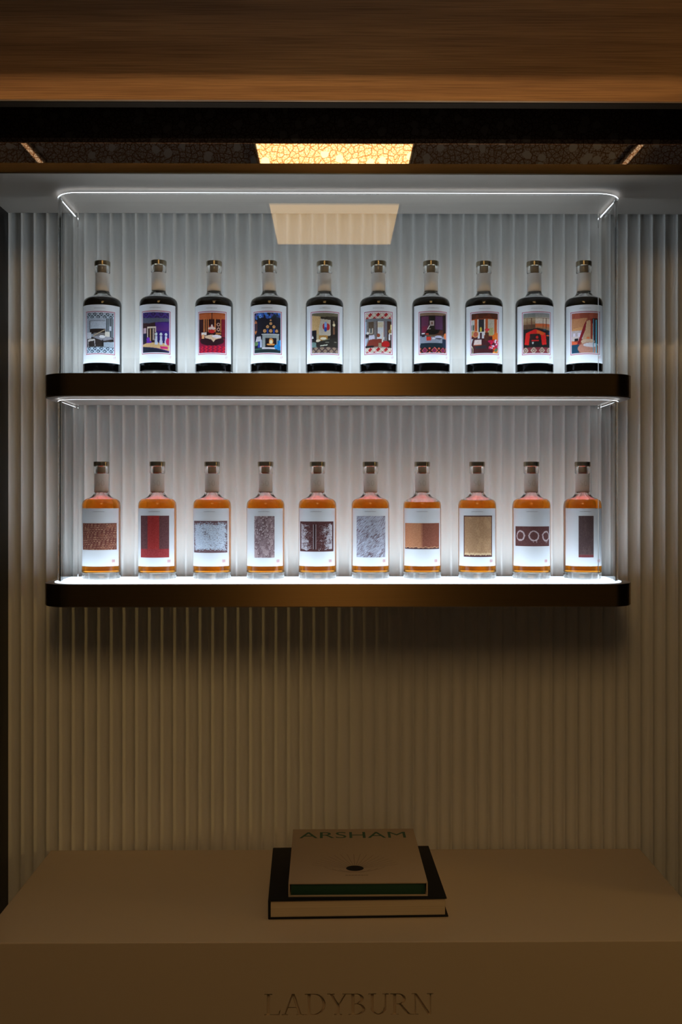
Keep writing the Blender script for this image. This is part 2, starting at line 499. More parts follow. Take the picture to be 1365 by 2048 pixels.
# ------------------------------------------------------------------ shelves and clear cases
SX0, SX1 = -0.6285, 0.6525
CX0, CX1 = -0.6045, 0.6285
SHELF_Y = 2.125; CASE_Y = 2.150; BACK_Y = WALL_Y
def make_shelf(top, thick, label):
    e = empty('display_shelf', ((SX0 + SX1) / 2, BACK_Y, top - thick))
    tag(e, label, 'shelf', 'luminous display shelves')
    ox = -(SX0 + SX1) / 2; oy = -BACK_Y
    def sh(pts): return [(x + ox, y + oy) for x, y in pts]
    v, f = prism(sh(outline(SX0, SX1, SHELF_Y, BACK_Y, 0.070)), 0.0018, thick - 0.0015)
    bm = bmesh.new()
    bv = [bm.verts.new(p) for p in v]
    for q in f: bm.faces.new([bv[i] for i in q])
    n = len(v) // 2
    ed = [ee for ee in bm.edges if abs(ee.verts[0].co.z - ee.verts[1].co.z) < 1e-6]
    bmesh.ops.bevel(bm, geom=ed, offset=0.0009, segments=2, profile=0.5, affect='EDGES')
    bm_to('band', bm, M['bronze'], e, 40)
    v, f = prism(sh(outline(SX0 + 0.002, SX1 - 0.002, SHELF_Y + 0.002, BACK_Y, 0.068)), 0.0, 0.0018)
    mesh_obj('underside', v, f, M['soffit'], e)
    v, f = prism(sh(outline(CX0 - 0.0065, CX1 + 0.0065, CASE_Y - 0.0065, BACK_Y - 0.014, 0.0625)), thick - 0.0015, thick)
    mesh_obj('light_panel', v, f, M['shelf_light'], e)
    la = bpy.data.lights.new('shelf_boost_light', 'AREA'); la.shape = 'RECTANGLE'  # added upward light, boosts the diffuser's glow on walls and labels
    la.size = CX1 - CX0 - 0.012; la.size_y = BACK_Y - 0.016 - CASE_Y - 0.002
    la.color = C_SHELF; la.energy = P_SHELF; la.spread = math.radians(SPREAD)
    lo_ = link('shelf_boost_light', la, e, ((CX0 + CX1) / 2 + ox, (CASE_Y + BACK_Y - 0.016) / 2 + oy, thick + 0.0002))
    lo_.rotation_euler = (math.pi, 0, 0)
    return e
UP_TOP = Z + 0.2655; LO_TOP = Z - 0.1835; THICK = 0.0500
make_shelf(UP_TOP, THICK, 'bronze edged glowing shelf carrying the dark bottles')
make_shelf(LO_TOP, THICK, 'bronze edged glowing shelf carrying the amber bottles')

def make_case(z0, z1, label):
    e = empty('clear_case', ((CX0 + CX1) / 2, BACK_Y, z0))
    tag(e, label, 'case', 'clear acrylic display cases')
    ox = -(CX0 + CX1) / 2; oy = -BACK_Y
    T = 0.006; TE = 0.0024
    n = 20
    po = outline(CX0, CX1, CASE_Y, BACK_Y - 0.0005, 0.056, n); pi = outline(CX0 + T, CX1 - T, CASE_Y + T, BACK_Y - 0.0005, 0.050, n)
    po = [(x + ox, y + oy) for x, y in po]; pi = [(x + ox, y + oy) for x, y in pi]
    h = z1 - z0
    m_ = len(po)
    def sheet(name, k0, k1, mat):
        q = range(k0, k1 + 1); c_ = k1 - k0 + 1
        v = [(*po[k], 0.0005) for k in q] + [(*po[k], h - 0.001) for k in q] + [(*pi[k], 0.0005) for k in q] + [(*pi[k], h - 0.001) for k in q]
        f = []
        for k in range(c_ - 1):
            f.append((k, k + 1, c_ + k + 1, c_ + k))
            f.append((2 * c_ + k + 1, 2 * c_ + k, 3 * c_ + k, 3 * c_ + k + 1))
        return mesh_obj(name, v, f, mat, e, smooth=30)
    sheet('side_pane', 0, 1, M['acrylic']); sheet('rounded_corner', 1, n + 1, M['corner']); sheet('front_pane', n + 1, n + 2, M['acrylic'])
    sheet('rounded_corner', n + 2, 2 * n + 2, M['corner']); sheet('side_pane', 2 * n + 2, 2 * n + 3, M['acrylic'])
    # upper edge strip: emission stands in for light guided up through the sheet
    pe = [(x + ox, y + oy) for x, y in outline(CX0 + TE, CX1 - TE, CASE_Y + TE, BACK_Y - 0.0005, 0.056 - TE, n)]
    v2 = [(x, y, z) for z in (h - 0.001, h) for x, y in po] + [(x, y, z) for z in (h - 0.001, h) for x, y in pe]
    f2 = []
    for k in range(m_ - 1):
        f2.append((m_ + k, m_ + k + 1, 3 * m_ + k + 1, 3 * m_ + k))
    g = mesh_obj('emissive_edge', v2, f2, M['edge_glow'], e)
    g['label'] = 'upper edge made to glow by emission'
    return e
make_case(UP_TOP, Z + 0.6550, 'clear acrylic case around the dark bottles')
make_case(LO_TOP, Z + 0.2105, 'clear acrylic case around the amber bottles')

# ------------------------------------------------------------------ printed pictures for the labels
class Canvas:
    def __init__(s, w, h, bgc):
        s.w, s.h = w, h
        u = np.linspace(0, 1, w); v = np.linspace(0, 1, h)
        s.u, s.v = np.meshgrid(u, v)
        s.a = np.zeros((h, w, 3)); s.a[:] = np.array(bgc) / 255.0
    def put(s, mask, c, al=1.0):
        c = np.array(c) / 255.0
        s.a[mask] = s.a[mask] * (1 - al) + c * al
    def rect(s, x0, y0, x1, y1, c, al=1.0):
        s.put((s.u >= x0) & (s.u <= x1) & (s.v >= y0) & (s.v <= y1), c, al)
    def ell(s, x, y, rx, ry, c, al=1.0):
        s.put(((s.u - x) / rx) ** 2 + ((s.v - y) / ry) ** 2 <= 1, c, al)
    def ring(s, x, y, rx, ry, t, c):
        d = np.sqrt(((s.u - x) / rx) ** 2 + ((s.v - y) / ry) ** 2)
        s.put((d <= 1) & (d >= 1 - t), c)
    def poly(s, pts, c, al=1.0):
        ins = np.zeros(s.u.shape, bool)
        n = len(pts); j = n - 1
        for i in range(n):
            xi, yi = pts[i]; xj, yj = pts[j]
            if yi != yj:
                cond = ((yi > s.v) != (yj > s.v)) & (s.u < (xj - xi) * (s.v - yi) / (yj - yi) + xi)
                ins ^= cond
            j = i
        s.put(ins, c, al)
    def line(s, x0, y0, x1, y1, t, c):
        asp = s.h / s.w
        dx, dy = x1 - x0, (y1 - y0) * asp
        L = dx * dx + dy * dy + 1e-9
        q = np.clip(((s.u - x0) * dx + (s.v - y0) * asp * dy) / L, 0, 1)
        d = np.hypot(s.u - x0 - q * dx, (s.v - y0) * asp - q * dy)
        s.put(d <= t, c)
    def grad(s, y0, y1, c0, c1, x0=0, x1=1):
        m = (s.v >= y0) & (s.v <= y1) & (s.u >= x0) & (s.u <= x1)
        t = ((s.v - y0) / (y1 - y0))[m][:, None]
        s.a[m] = (np.array(c0) * (1 - t) + np.array(c1) * t) / 255.0
    def noise(s, amp, sx=1, sy=1):
        g = rng.normal(0, 1, (s.h // sy + 2, s.w // sx + 2))
        g = np.repeat(np.repeat(g, sy, 0), sx, 1)[:s.h, :s.w]
        s.a += (g * amp / 255.0)[:, :, None]
    def field(s, n, octs=3):
        out = np.zeros((s.h, s.w))
        for o_ in range(octs):
            k = n * 2 ** o_
            g = rng.normal(0, 1, (k + 2, k + 2))
            x = s.u * k; y = s.v * k
            xi = x.astype(int); yi = y.astype(int); fx = x - xi; fy = y - yi
            out += (g[yi, xi] * (1 - fx) * (1 - fy) + g[yi, xi + 1] * fx * (1 - fy) + g[yi + 1, xi] * (1 - fx) * fy + g[yi + 1, xi + 1] * fx * fy) / 1.6 ** o_
        return out
    def frame(s):
        s.rect(0, 0, 1, 0.030, (214, 214, 224)); s.rect(0, .970, 1, 1, (214, 214, 224))
        s.rect(0, 0, .042, 1, (214, 214, 224)); s.rect(.958, 0, 1, 1, (214, 214, 224))
        r = (168, 24, 66)
        s.rect(0, 0, 1, 0.016, r); s.rect(0, .984, 1, 1, r); s.rect(0, 0, .023, 1, r); s.rect(.977, 0, 1, 1, r)

def tiles(c, y0, y1, n, a, b):
    m = (c.v >= y0) & (c.v <= y1)
    U = c.u * n * math.pi; V = (c.v - y0) * n * math.pi * 1.45
    p = np.sin(U) * np.sin(V); q = np.cos(U * 2) * np.cos(V * 2)
    c.put(m, a); c.put(m & (p + 0.5 * q > 0.18), b); c.put(m & (np.abs(p) < 0.12), b); c.put(m & (p < -0.72), b)

def art_u0():
    c = Canvas(76, 106, (120, 126, 134)); c.grad(.15, .62, (164, 172, 186), (150, 156, 168))
    c.rect(.70, .16, 1, .6, (66, 76, 84))
    for x in (.74, .80, .88, .93): c.rect(x, .16, x + .022, .6, (150, 160, 170))
    c.rect(.16, .22, .67, .41, (176, 184, 196)); c.rect(.155, .22, .175, .42, (70, 70, 76)); c.rect(.155, .215, .67, .228, (70, 70, 76))
    c.poly([(.17, .41), (.67, .40), (.67, .53), (.17, .53)], (40, 30, 28))
    c.rect(.05, .6, .95, .82, (52, 44, 42)); c.rect(.3, .5, .68, .6, (120, 116, 116))
    c.poly([(.24, .59), (.7, .56), (.95, .63), (.6, .69)], (150, 150, 160)); c.line(.3, .57, .65, .43, .012, (190, 170, 140))
    c.rect(.57, .66, .61, .82, (20, 20, 24)); c.rect(.9, .65, .93, .8, (20, 22, 30))
    c.poly([(.62, .72), (.95, .7), (.95, .82), (.62, .82)], (160, 172, 186))
    c.rect(.06, .49, .22, .63, (196, 196, 204)); c.poly([(.08, .65), (.33, .64), (.36, .68), (.1, .70)], (206, 200, 196))
    c.line(.1, .68, .11, .82, .012, (190, 186, 190)); c.line(.34, .68, .35, .8, .012, (190, 186, 190))
    c.rect(.66, .47, .81, .59, (214, 208, 196)); c.ell(.57, .59, .09, .035, (226, 226, 236)); c.rect(.8, .34, .86, .44, (200, 206, 220))
    tiles(c, .03, .155, 10, (44, 56, 66), (170, 182, 196)); tiles(c, .83, .97, 10, (52, 70, 90), (186, 204, 222))
    c.noise(9); c.frame(); return c
def art_u1():
    c = Canvas(76, 106, (56, 30, 110)); tiles(c, .03, .16, 8, (44, 30, 74), (72, 50, 130))
    c.poly([(0, .16), (1, .17), (1, .23), (.3, .29), (0, .27)], (86, 92, 112)); c.poly([(0, .27), (.3, .29), (.5, .27), (.5, .74), (0, .76)], (58, 34, 40))
    c.grad(.27, .46, (70, 36, 132), (92, 46, 122), .5, 1); c.grad(.46, .8, (60, 30, 130), (30, 24, 84), .5, 1)
    c.rect(.07, .40, .19, .52, (190, 160, 170)); c.rect(.07, .52, .19, .72, (24, 28, 58))
    c.rect(.23, .37, .53, .40, (226, 206, 190)); c.rect(.23, .37, .265, .62, (226, 206, 190)); c.rect(.50, .38, .53, .5, (226, 206, 190))
    c.rect(.33, .41, .37, .7, (190, 150, 110)); c.rect(.37, .41, .42, .74, (30, 20, 22)); c.rect(.42, .41, .48, .68, (180, 160, 150))
    c.poly([(0, .79), (.3, .73), (1, .76), (1, .93), (.5, .86), (0, .82)], (206, 168, 116))
    c.poly([(0, .82), (.55, .88), (1, .96), (1, 1), (0, 1)], (26, 32, 50))
    for x in (.53, .68, .84):
        c.ell(x, .545, .042, .034, (206, 220, 226)); c.poly([(x - .03, .59), (x + .03, .59), (x + .05, .79), (x - .05, .79)], (200, 206, 232))
    c.ell(.27, .66, .06, .05, (112, 52, 176)); c.rect(.21, .7, .38, .75, (98, 46, 168))
    c.ell(.91, .71, .075, .085, (186, 34, 96)); c.poly([(.64, .82), (.9, .82), (.9, .88), (.68, .88)], (196, 38, 110))
    c.noise(7); c.frame(); return c
def art_u2():
    c = Canvas(76, 106, (60, 14, 24)); c.grad(0, .16, (176, 88, 40), (160, 70, 34)); c.ell(.5, .13, .6, .07, (188, 96, 52))
    c.rect(0, .19, 1, .62, (48, 14, 22)); c.rect(.82, .18, 1, .6, (126, 16, 40)); c.rect(.4, .34, .62, .5, (126, 16, 30))
    for x in (.24, .31, .385, .6, .785): c.rect(x, .18, x + .028, .48, (206, 124, 66))
    c.rect(.505, .03, .52, .36, (70, 26, 20))
    for y in (.31, .42): c.ring(.715, y, .05, .04, .35, (222, 170, 150))
    c.ell(.51, .40, .12, .035, (226, 196, 186)); c.ell(.51, .36, .03, .05, (226, 196, 190)); c.ell(.51, .47, .09, .045, (196, 36, 36))
    c.rect(.0, .62, 1, 1, (132, 14, 52)); c.ell(.5, .68, .4, .12, (44, 12, 24))
    c.poly([(.26, .58), (.5, .545), (.82, .585), (.8, .62), (.62, .66), (.56, .72), (.5, .66), (.3, .62)], (226, 190, 160)); c.ell(.66, .585, .15, .035, (228, 214, 222))
    c.rect(.02, .5, .2, .62, (92, 26, 24)); c.rect(.16, .49, .34, .56, (230, 214, 206)); c.rect(.17, .54, .26, .63, (240, 160, 110)); c.rect(.63, .5, .8, .54, (180, 120, 66))
    z = (c.v > .8) & (np.abs(((c.u * 7 + np.abs(((c.v * 30) % 2) - 1) * .5) % 1) - .5) < .2); c.put(z, (206, 24, 50))
    c.noise(10); c.frame(); return c
def art_u3():
    c = Canvas(76, 106, (22, 24, 40))
    for i in range(34):
        c.ell(rng.uniform(.05, .95), rng.uniform(.04, .155), rng.uniform(.03, .055), rng.uniform(.02, .035), [(46, 86, 176), (62, 120, 206), (80, 84, 160), (26, 48, 60)][i % 4])
    c.ring(.28, .12, .05, .036, .4, (130, 176, 236))
    c.rect(.06, .26, .15, .46, (150, 90, 56)); c.rect(.075, .285, .135, .44, (28, 36, 66)); c.poly([(.04, .27), (.105, .2), (.17, .27)], (190, 110, 70)); c.poly([(.05, .46), (.16, .46), (.105, .53)], (206, 120, 60))
    for x, y, r in ((.62, .215, .025), (.62, .29, .04), (.52, .365, .045), (.72, .365, .045), (.43, .46, .052), (.62, .46, .048), (.81, .46, .046)):
        c.ell(x, y, r, r * .75, (222, 170, 110)); c.ell(x + .005, y, r * .5, r * .36, (190, 110, 66))
    c.rect(.505, .41, .545, .52, (26, 66, 150)); c.rect(.7, .41, .745, .52, (30, 74, 186))
    c.rect(.33, .53, .90, .55, (190, 196, 196)); c.rect(.36, .55, .88, .86, (150, 158, 158)); c.rect(.45, .62, .80, .84, (26, 20, 28))
    c.ell(.63, .70, .07, .07, (240, 150, 70)); c.ell(.63, .72, .045, .05, (252, 226, 190)); c.ell(.62, .775, .13, .022, (226, 150, 76))
    c.rect(.34, .845, .82, .885, (206, 200, 206)); c.poly([(.15, .59), (.29, .58), (.33, .70), (.1, .70)], (196, 192, 200)); c.rect(.2, .71, .27, .84, (48, 62, 150)); c.rect(.27, .66, .34, .84, (176, 186, 206))
    c.ell(.12, .75, .09, .05, (96, 130, 80)); c.rect(.0, .86, .33, .91, (54, 88, 70)); c.rect(.0, .89, 1, 1, (24, 44, 48)); c.ell(.8, .83, .07, .055, (30, 130, 196)); c.rect(.84, .68, .97, .9, (26, 110, 170)); c.rect(.9, .66, .98, .8, (40, 140, 210))
    c.noise(8); c.frame(); return c
def art_u4():
    c = Canvas(76, 106, (40, 32, 26)); c.poly([(0, .03), (1, .03), (1, .17), (.72, .19), (.38, .13), (0, .08)], (104, 98, 78)); c.poly([(.38, .13), (1, .1), (1, .2), (.66, .2)], (56, 50, 40))
    c.poly([(0, .08), (.36, .12), (.36, .6), (0, .6)], (196, 160, 110)); c.poly([(.36, .17), (.68, .2), (.68, .56), (.3, .58), (.3, .4)], (186, 176, 160)); c.rect(.68, .2, 1, .85, (36, 28, 26))
    c.ell(.46, .35, .04, .07, (170, 30, 40)); c.ell(.58, .36, .07, .08, (176, 34, 40)); c.ell(.51, .33, .04, .09, (120, 160, 222)); c.ell(.51, .42, .045, .055, (34, 74, 160))
    c.ell(.79, .31, .045, .035, (236, 214, 176)); c.ell(.78, .25, .025, .04, (150, 130, 104)); c.rect(.76, .36, .82, .53, (120, 84, 62))
    c.rect(0, .43, .22, .68, (22, 20, 26)); c.poly([(.04, .62), (.08, .56), (.12, .62)], (226, 226, 226)); c.rect(.22, .52, .33, .66, (176, 160, 120)); c.rect(.3, .56, .58, .68, (170, 124, 60)); c.ell(.44, .63, .1, .03, (226, 214, 190)); c.ell(.28, .68, .08, .03, (226, 206, 180))
    c.poly([(.3, .7), (1, .58), (1, .86), (.2, .86)], (44, 40, 36)); c.line(.36, .80, .56, .78, .014, (206, 206, 190)); c.line(.42, .68, .64, .64, .01, (120, 124, 100)); c.line(.5, .72, .62, .72, .008, (130, 130, 116)); c.ell(.84, .71, .05, .012, (120, 116, 104)); c.poly([(0, .7), (.2, .72), (.22, .85), (0, .85)], (104, 130, 126))
    m = (c.v > .835) & (c.v < .97); c.put(m, (140, 118, 100)); c.put(m & ((np.abs(((c.u * 10 + c.v * 14) % 2) - 1) < .3) | (np.abs(((c.u * 10 - c.v * 14) % 2) - 1) < .3)), (72, 54, 56)); c.noise(9); c.frame(); return c
def diag(c, y0, y1):
    m = (c.v >= y0) & (c.v <= y1); c.put(m, (190, 178, 160))
    t = (c.u * 4 + (c.v - y0) * 5.6); c.put(m & ((t % 1) < .46), (170, 30, 38)); q = ((c.u * 4 - (c.v - y0) * 5.6) % 1)
    c.put(m & (q < .34) & ((q * 14 % 1) < .5), (226, 214, 206))
def art_u5():
    c = Canvas(76, 106, (120, 116, 116)); c.rect(0, .17, 1, .23, (112, 118, 124)); c.rect(0, .23, .1, .6, (150, 166, 190)); c.rect(.17, .24, .36, .54, (92, 76, 62)); c.rect(.2, .4, .32, .52, (186, 176, 160)); c.rect(.24, .4, .28, .5, (70, 84, 90)); c.rect(.46, .23, .68, .66, (206, 210, 216)); c.rect(.48, .25, .64, .38, (206, 196, 170)); c.rect(.45, .22, .475, .6, (96, 66, 60)); c.rect(.66, .22, .69, .6, (150, 110, 110)); c.rect(.7, .22, .78, .6, (112, 112, 124)); c.rect(.78, .22, 1, .84, (66, 40, 34)); c.rect(.9, .3, .96, .42, (214, 196, 130)); c.ell(.9, .46, .08, .05, (150, 120, 70)); c.rect(.86, .5, .98, .53, (222, 216, 206)); c.rect(.84, .53, .9, .66, (206, 206, 212))
    c.rect(.03, .52, .18, .6, (50, 36, 40)); c.ell(.14, .5, .05, .03, (224, 216, 210)); c.poly([(.19, .56), (.37, .55), (.38, .64), (.18, .66)], (206, 202, 222)); c.poly([(.02, .62), (.16, .62), (.08, .8), (.02, .8)], (176, 186, 206)); c.poly([(.2, .66), (.64, .64), (.66, .82), (.08, .82)], (132, 54, 42)); c.ell(.5, .56, .055, .045, (150, 74, 50)); c.line(.63, .5, .63, .74, .02, (222, 210, 196)); c.ell(.74, .76, .14, .075, (176, 24, 26)); c.rect(.5, .74, .6, .83, (150, 136, 110)); c.rect(0, .8, .35, .85, (34, 32, 34))
    diag(c, .03, .17); diag(c, .84, .97); c.noise(8); c.frame(); return c
def art_u6():
    c = Canvas(76, 106, (44, 26, 36)); c.poly([(0, .03), (1, .03), (.85, .1), (0, .1)], (134, 108, 88)); c.rect(.1, .12, .34, .5, (96, 46, 76)); c.rect(.14, .35, .3, .5, (120, 34, 62)); c.rect(.55, .12, .8, .42, (82, 48, 84)); c.rect(.37, .1, .53, .24, (26, 22, 24)); c.rect(.38, .22, .51, .34, (176, 160, 156)); c.rect(.42, .25, .47, .31, (120, 84, 70)); c.rect(.55, .44, .82, .56, (84, 44, 30)); c.rect(.82, .08, 1, .6, (40, 22, 24))
    c.poly([(.24, .5), (.36, .35), (.52, .34), (.52, .42), (.72, .42), (.66, .5), (.5, .56), (.3, .53)], (18, 18, 16)); c.line(.31, .42, .37, .34, .012, (222, 214, 206)); c.rect(.3, .405, .4, .415, (210, 204, 196)); c.rect(0, .57, 1, .78, (140, 146, 162)); c.rect(.28, .55, .85, .6, (104, 84, 66)); c.rect(.12, .5, .22, .53, (222, 222, 226)); c.rect(.12, .54, .22, .6, (34, 30, 42)); c.rect(.25, .51, .34, .55, (170, 60, 46)); c.rect(.27, .6, .42, .68, (206, 60, 46)); c.ell(.66, .60, .12, .035, (190, 190, 214)); c.ell(.67, .635, .1, .015, (50, 44, 48)); c.ell(.5, .635, .05, .018, (220, 216, 226)); c.ell(.92, .57, .065, .07, (240, 120, 60)); c.rect(.8, .64, 1, .84, (28, 40, 62)); c.rect(.08, .735, .8, .86, (20, 38, 50))
    c.rect(0, .84, 1, 1, (42, 14, 20))
    for x in (.22, .53, .82):
        d = np.abs(c.u - x) / .105 + np.abs(c.v - .91) / .075; c.put(d < 1, (226, 112, 84)); c.put(d < .8, (112, 30, 74))
    for x in (.06, .375, .675, .95):
        for y in (.865, .955): c.put(np.abs(c.u - x) / .04 + np.abs(c.v - y) / .028 < 1, (196, 96, 70))
    c.noise(8); c.frame(); return c
def art_u7():
    c = Canvas(76, 106, (76, 34, 22)); c.rect(0, .17, 1, .6, (186, 84, 38)); c.rect(0, .19, .17, .55, (188, 186, 180)); c.rect(.02, .3, .07, .42, (70, 84, 60)); c.rect(.1, .3, .15, .42, (60, 74, 60)); c.rect(0, .44, .17, .55, (170, 150, 96)); c.rect(.26, .18, .51, .55, (214, 206, 196)); c.rect(.30, .18, .47, .48, (40, 40, 48)); c.rect(.60, .18, .80, .55, (180, 172, 156)); c.rect(.62, .38, .78, .56, (170, 164, 110)); c.rect(.91, .18, .94, .5, (220, 206, 190)); c.rect(.94, .17, 1, .5, (54, 36, 24)); c.ell(.37, .42, .035, .06, (190, 170, 60)); c.ell(.57, .42, .08, .03, (214, 56, 70)); c.rect(0, .58, 1, 1, (70, 26, 32)); c.rect(.28, .47, .48, .62, (206, 202, 206)); c.rect(.34, .49, .41, .66, (66, 34, 44)); c.rect(.50, .49, .62, .68, (88, 46, 32)); c.ell(.2, .52, .075, .06, (176, 86, 66)); c.ring(.2, .52, .1, .08, .25, (206, 150, 96)); c.poly([(.17, .655), (.40, .655), (.39, .77), (.13, .77)], (212, 190, 186)); c.rect(.14, .77, .4, .79, (170, 80, 44)); c.poly([(.02, .62), (.12, .62), (.04, .75), (.02, .75)], (170, 176, 180)); c.ring(.0, .9, .12, .13, .14, (214, 214, 176)); c.rect(.2, .79, .55, .86, (44, 40, 46))
    c.poly([(.74, .56), (.86, .48), (1, .5), (1, .7), (.74, .64)], (224, 110, 34))
    for i in range(60):
        c.ell(rng.uniform(.62, .97), rng.uniform(.66, .87), .03, .02, [(200, 24, 74), (226, 200, 222), (160, 20, 80), (212, 30, 40)][i % 4])
    for i in range(18): c.ell(rng.uniform(.78, .97), rng.uniform(.87, .97), .04, .025, [(206, 60, 30), (226, 140, 50), (74, 110, 76)][i % 3])
    m = (c.v < .17); c.put(m & (c.field(8, 2) > .3), (104, 44, 24)); c.noise(9); c.frame(); return c
def art_u8():
    c = Canvas(76, 106, (24, 26, 26)); c.grad(0, .14, (112, 122, 126), (130, 128, 118), 0, .45); c.grad(0, .14, (130, 134, 142), (160, 152, 140), .45, 1)
    c.grad(.14, .3, (184, 164, 130), (134, 100, 74), 0, .45); c.grad(.14, .28, (214, 196, 172), (206, 190, 176), .45, 1); c.rect(.45, .28, .96, .36, (198, 96, 52)); c.rect(0, .30, .45, .4, (92, 66, 50)); c.grad(.35, .44, (176, 110, 70), (140, 124, 100), .45, .95); c.rect(0, .145, 1, .158, (90, 44, 34))
    for x in (.18, .32, .69, .80): c.rect(x, .15, x + .014, .4, (96, 50, 38))
    c.poly([(.2, .43), (.5, .38), (1, .44), (1, .6), (0, .6), (0, .45)], (30, 30, 34)); c.poly([(.14, .5), (.45, .41), (.78, .5), (.82, .76), (.66, .78), (.62, .55), (.28, .55), (.24, .78), (.1, .76)], (206, 30, 28)); c.poly([(.48, .42), (.76, .5), (.7, .55), (.5, .53)], (214, 86, 34)); c.rect(.28, .52, .6, .56, (34, 30, 28)); c.rect(.30, .56, .58, .7, (44, 24, 24)); c.ell(.5, .6, .04, .03, (190, 30, 32)); c.rect(.33, .66, .55, .69, (190, 30, 34)); c.ell(.37, .73, .025, .025, (190, 190, 190)); c.ell(.75, .42, .06, .02, (60, 80, 96)); c.ell(.93, .5, .05, .05, (40, 60, 84)); c.rect(.82, .54, .92, .57, (206, 90, 40))
    m = (c.v > .83); c.put(m, (122, 46, 54)); U = (c.u * 3.8) % 1 - .5; d = np.abs(U) / .4 + np.abs(c.v - .905) / .085
    c.put(m & (d < 1), (176, 156, 138)); c.put(m & (d < .55), (92, 40, 42)); c.put(m & (d < .3), (186, 166, 150)); c.noise(7); c.frame(); return c
def art_u9():
    c = Canvas(76, 106, (150, 74, 56)); c.rect(0, .16, .55, .44, (190, 132, 92)); c.ell(.35, .43, .3, .06, (206, 150, 100)); c.rect(0, .44, .5, .64, (186, 172, 174)); c.rect(.1, .5, .18, .6, (216, 206, 222)); c.rect(.26, .5, .36, .6, (216, 206, 222)); c.rect(.66, .16, 1, .8, (66, 26, 22)); c.poly([(.5, .25), (.62, .2), (.72, .28), (.74, .7), (.36, .82), (.46, .5)], (200, 160, 124)); c.poly([(.46, .3), (.54, .18), (.5, .42), (.32, .76), (.24, .76)], (134, 30, 38)); c.rect(.66, .16, .72, .66, (150, 44, 34)); c.rect(0, .58, .28, .68, (206, 190, 186)); c.rect(.15, .62, .27, .68, (24, 20, 26)); c.poly([(0, .66), (.26, .72), (.2, .78), (.04, .77)], (222, 96, 62)); c.rect(0, .77, .3, 1, (22, 66, 92)); c.ell(.58, .62, .05, .025, (226, 120, 70)); c.ell(.58, .7, .22, .06, (206, 176, 150)); c.ell(.62, .86, .36, .14, (184, 130, 112)); c.ell(.68, .78, .25, .05, (206, 200, 206)); c.poly([(.86, .75), (1, .85), (1, 1), (.86, 1)], (140, 84, 56)); c.rect(.74, .18, .76, .96, (80, 150, 176)); c.rect(.83, .2, .875, .98, (84, 186, 210)); c.put((c.v < .17) & (c.field(10, 2) > .2), (166, 84, 66)); c.noise(7); c.frame(); return c

def art_l0():
    c = Canvas(110, 90, (112, 58, 50)); f = c.field(10, 2); c.put(f > .5, (128, 72, 58))
    for i in range(16):
        y = (i + .6) / 16 + .006 * np.sin(c.u * 9 + i)
        m = (np.abs(c.v - y) < .0075) & (np.sin(c.u * 75 + i * 2.1 + 2 * np.sin(c.u * 7 + i)) > -.5 + .4 * np.sin(c.u * 5 + i)); c.put(m, (206, 160, 128))
    c.noise(9); return c
def art_l1():
    c = Canvas(68, 100, (98, 58, 60)); c.rect(.29, 0, .66, 1, (158, 46, 44)); c.rect(0, .79, 1, 1, (150, 48, 52)); c.noise(8); return c
def art_l2():
    c = Canvas(110, 104, (108, 80, 84)); f = c.field(5, 4)
    d = np.maximum(np.abs(c.u - .5) / .46, np.abs(c.v - .5) / .42) + .04 * f
    g = np.repeat(rng.normal(0, 1, (104, 37)), 3, 1)[:, :110]
    c.put(d + .09 * g < .95, (186, 196, 212)); c.put((d < .9) & (g + f * .6 > 1.3), (122, 116, 128)); c.put((d < .9) & (g < -1.4), (206, 214, 226)); c.noise(9, 2, 1); return c
def art_l3():
    c = Canvas(56, 116, (142, 120, 124)); f = c.field(8, 3); c.put(f > .5, (122, 98, 102)); c.put(f < -.7, (168, 146, 148))
    for i in range(64):
        x, y, r = rng.uniform(0, 1), rng.uniform(0, 1), rng.uniform(.03, .07)
        c.ell(x, y, r, r * .62, (98, 74, 76)); c.ell(x - .008, y - .008, r * .7, r * .42, (184, 164, 166))
    c.noise(10); return c
def art_l4():
    c = Canvas(110, 100, (82, 46, 46)); f = c.field(14, 3); g = rng.normal(0, 1, (100, 110))
    m = (c.u > .06) & (c.u < .94) & (c.v > .10 + .02 * f) & (c.v < .93 + .02 * f)
    w_ = np.abs(c.u - .5) * 2
    c.put(m & (w_ * 1.5 + .22 * f + .25 * g > .93), (192, 188, 196))
    for y in (.31, .51, .72): c.rect(.06, y, .94, y + .012, (112, 80, 82))
    c.rect(.432, .1, .50, .92, (58, 32, 34))
    for x in (.425, .488): c.rect(x, .1, x + .015, .92, (206, 196, 200))
    c.noise(9); return c
def art_l5():
    c = Canvas(100, 146, (160, 160, 174)); f = c.field(6, 3); asp = 1.46
    p = (c.u + c.v * asp) * 46; q = (c.u - c.v * asp + 2) * 9
    g = rng.normal(0, 1, (130, 40)); pi_, qi = p.astype(int), q.astype(int); fq = q - qi
    h_ = g[pi_, qi] * (1 - fq) + g[pi_, qi + 1] * fq + rng.normal(0, .55, c.u.shape) + .35 * f
    c.put(h_ > .5, (184, 188, 204)); c.put(h_ < -.75, (124, 106, 114)); c.put(h_ < -1.5, (96, 76, 82)); c.noise(9); return c
def art_l6():
    c = Canvas(80, 64, (190, 128, 92)); c.rect(.5, 0, 1, 1, (140, 82, 64)); c.rect(.48, 0, .51, 1, (170, 108, 80))
    e = .945 + .02 * np.sin(c.u * 40) * np.sin(c.u * 13); c.put(c.v > e - .025, (206, 156, 122)); c.put(c.v > e, (76, 40, 40)); c.noise(7); return c
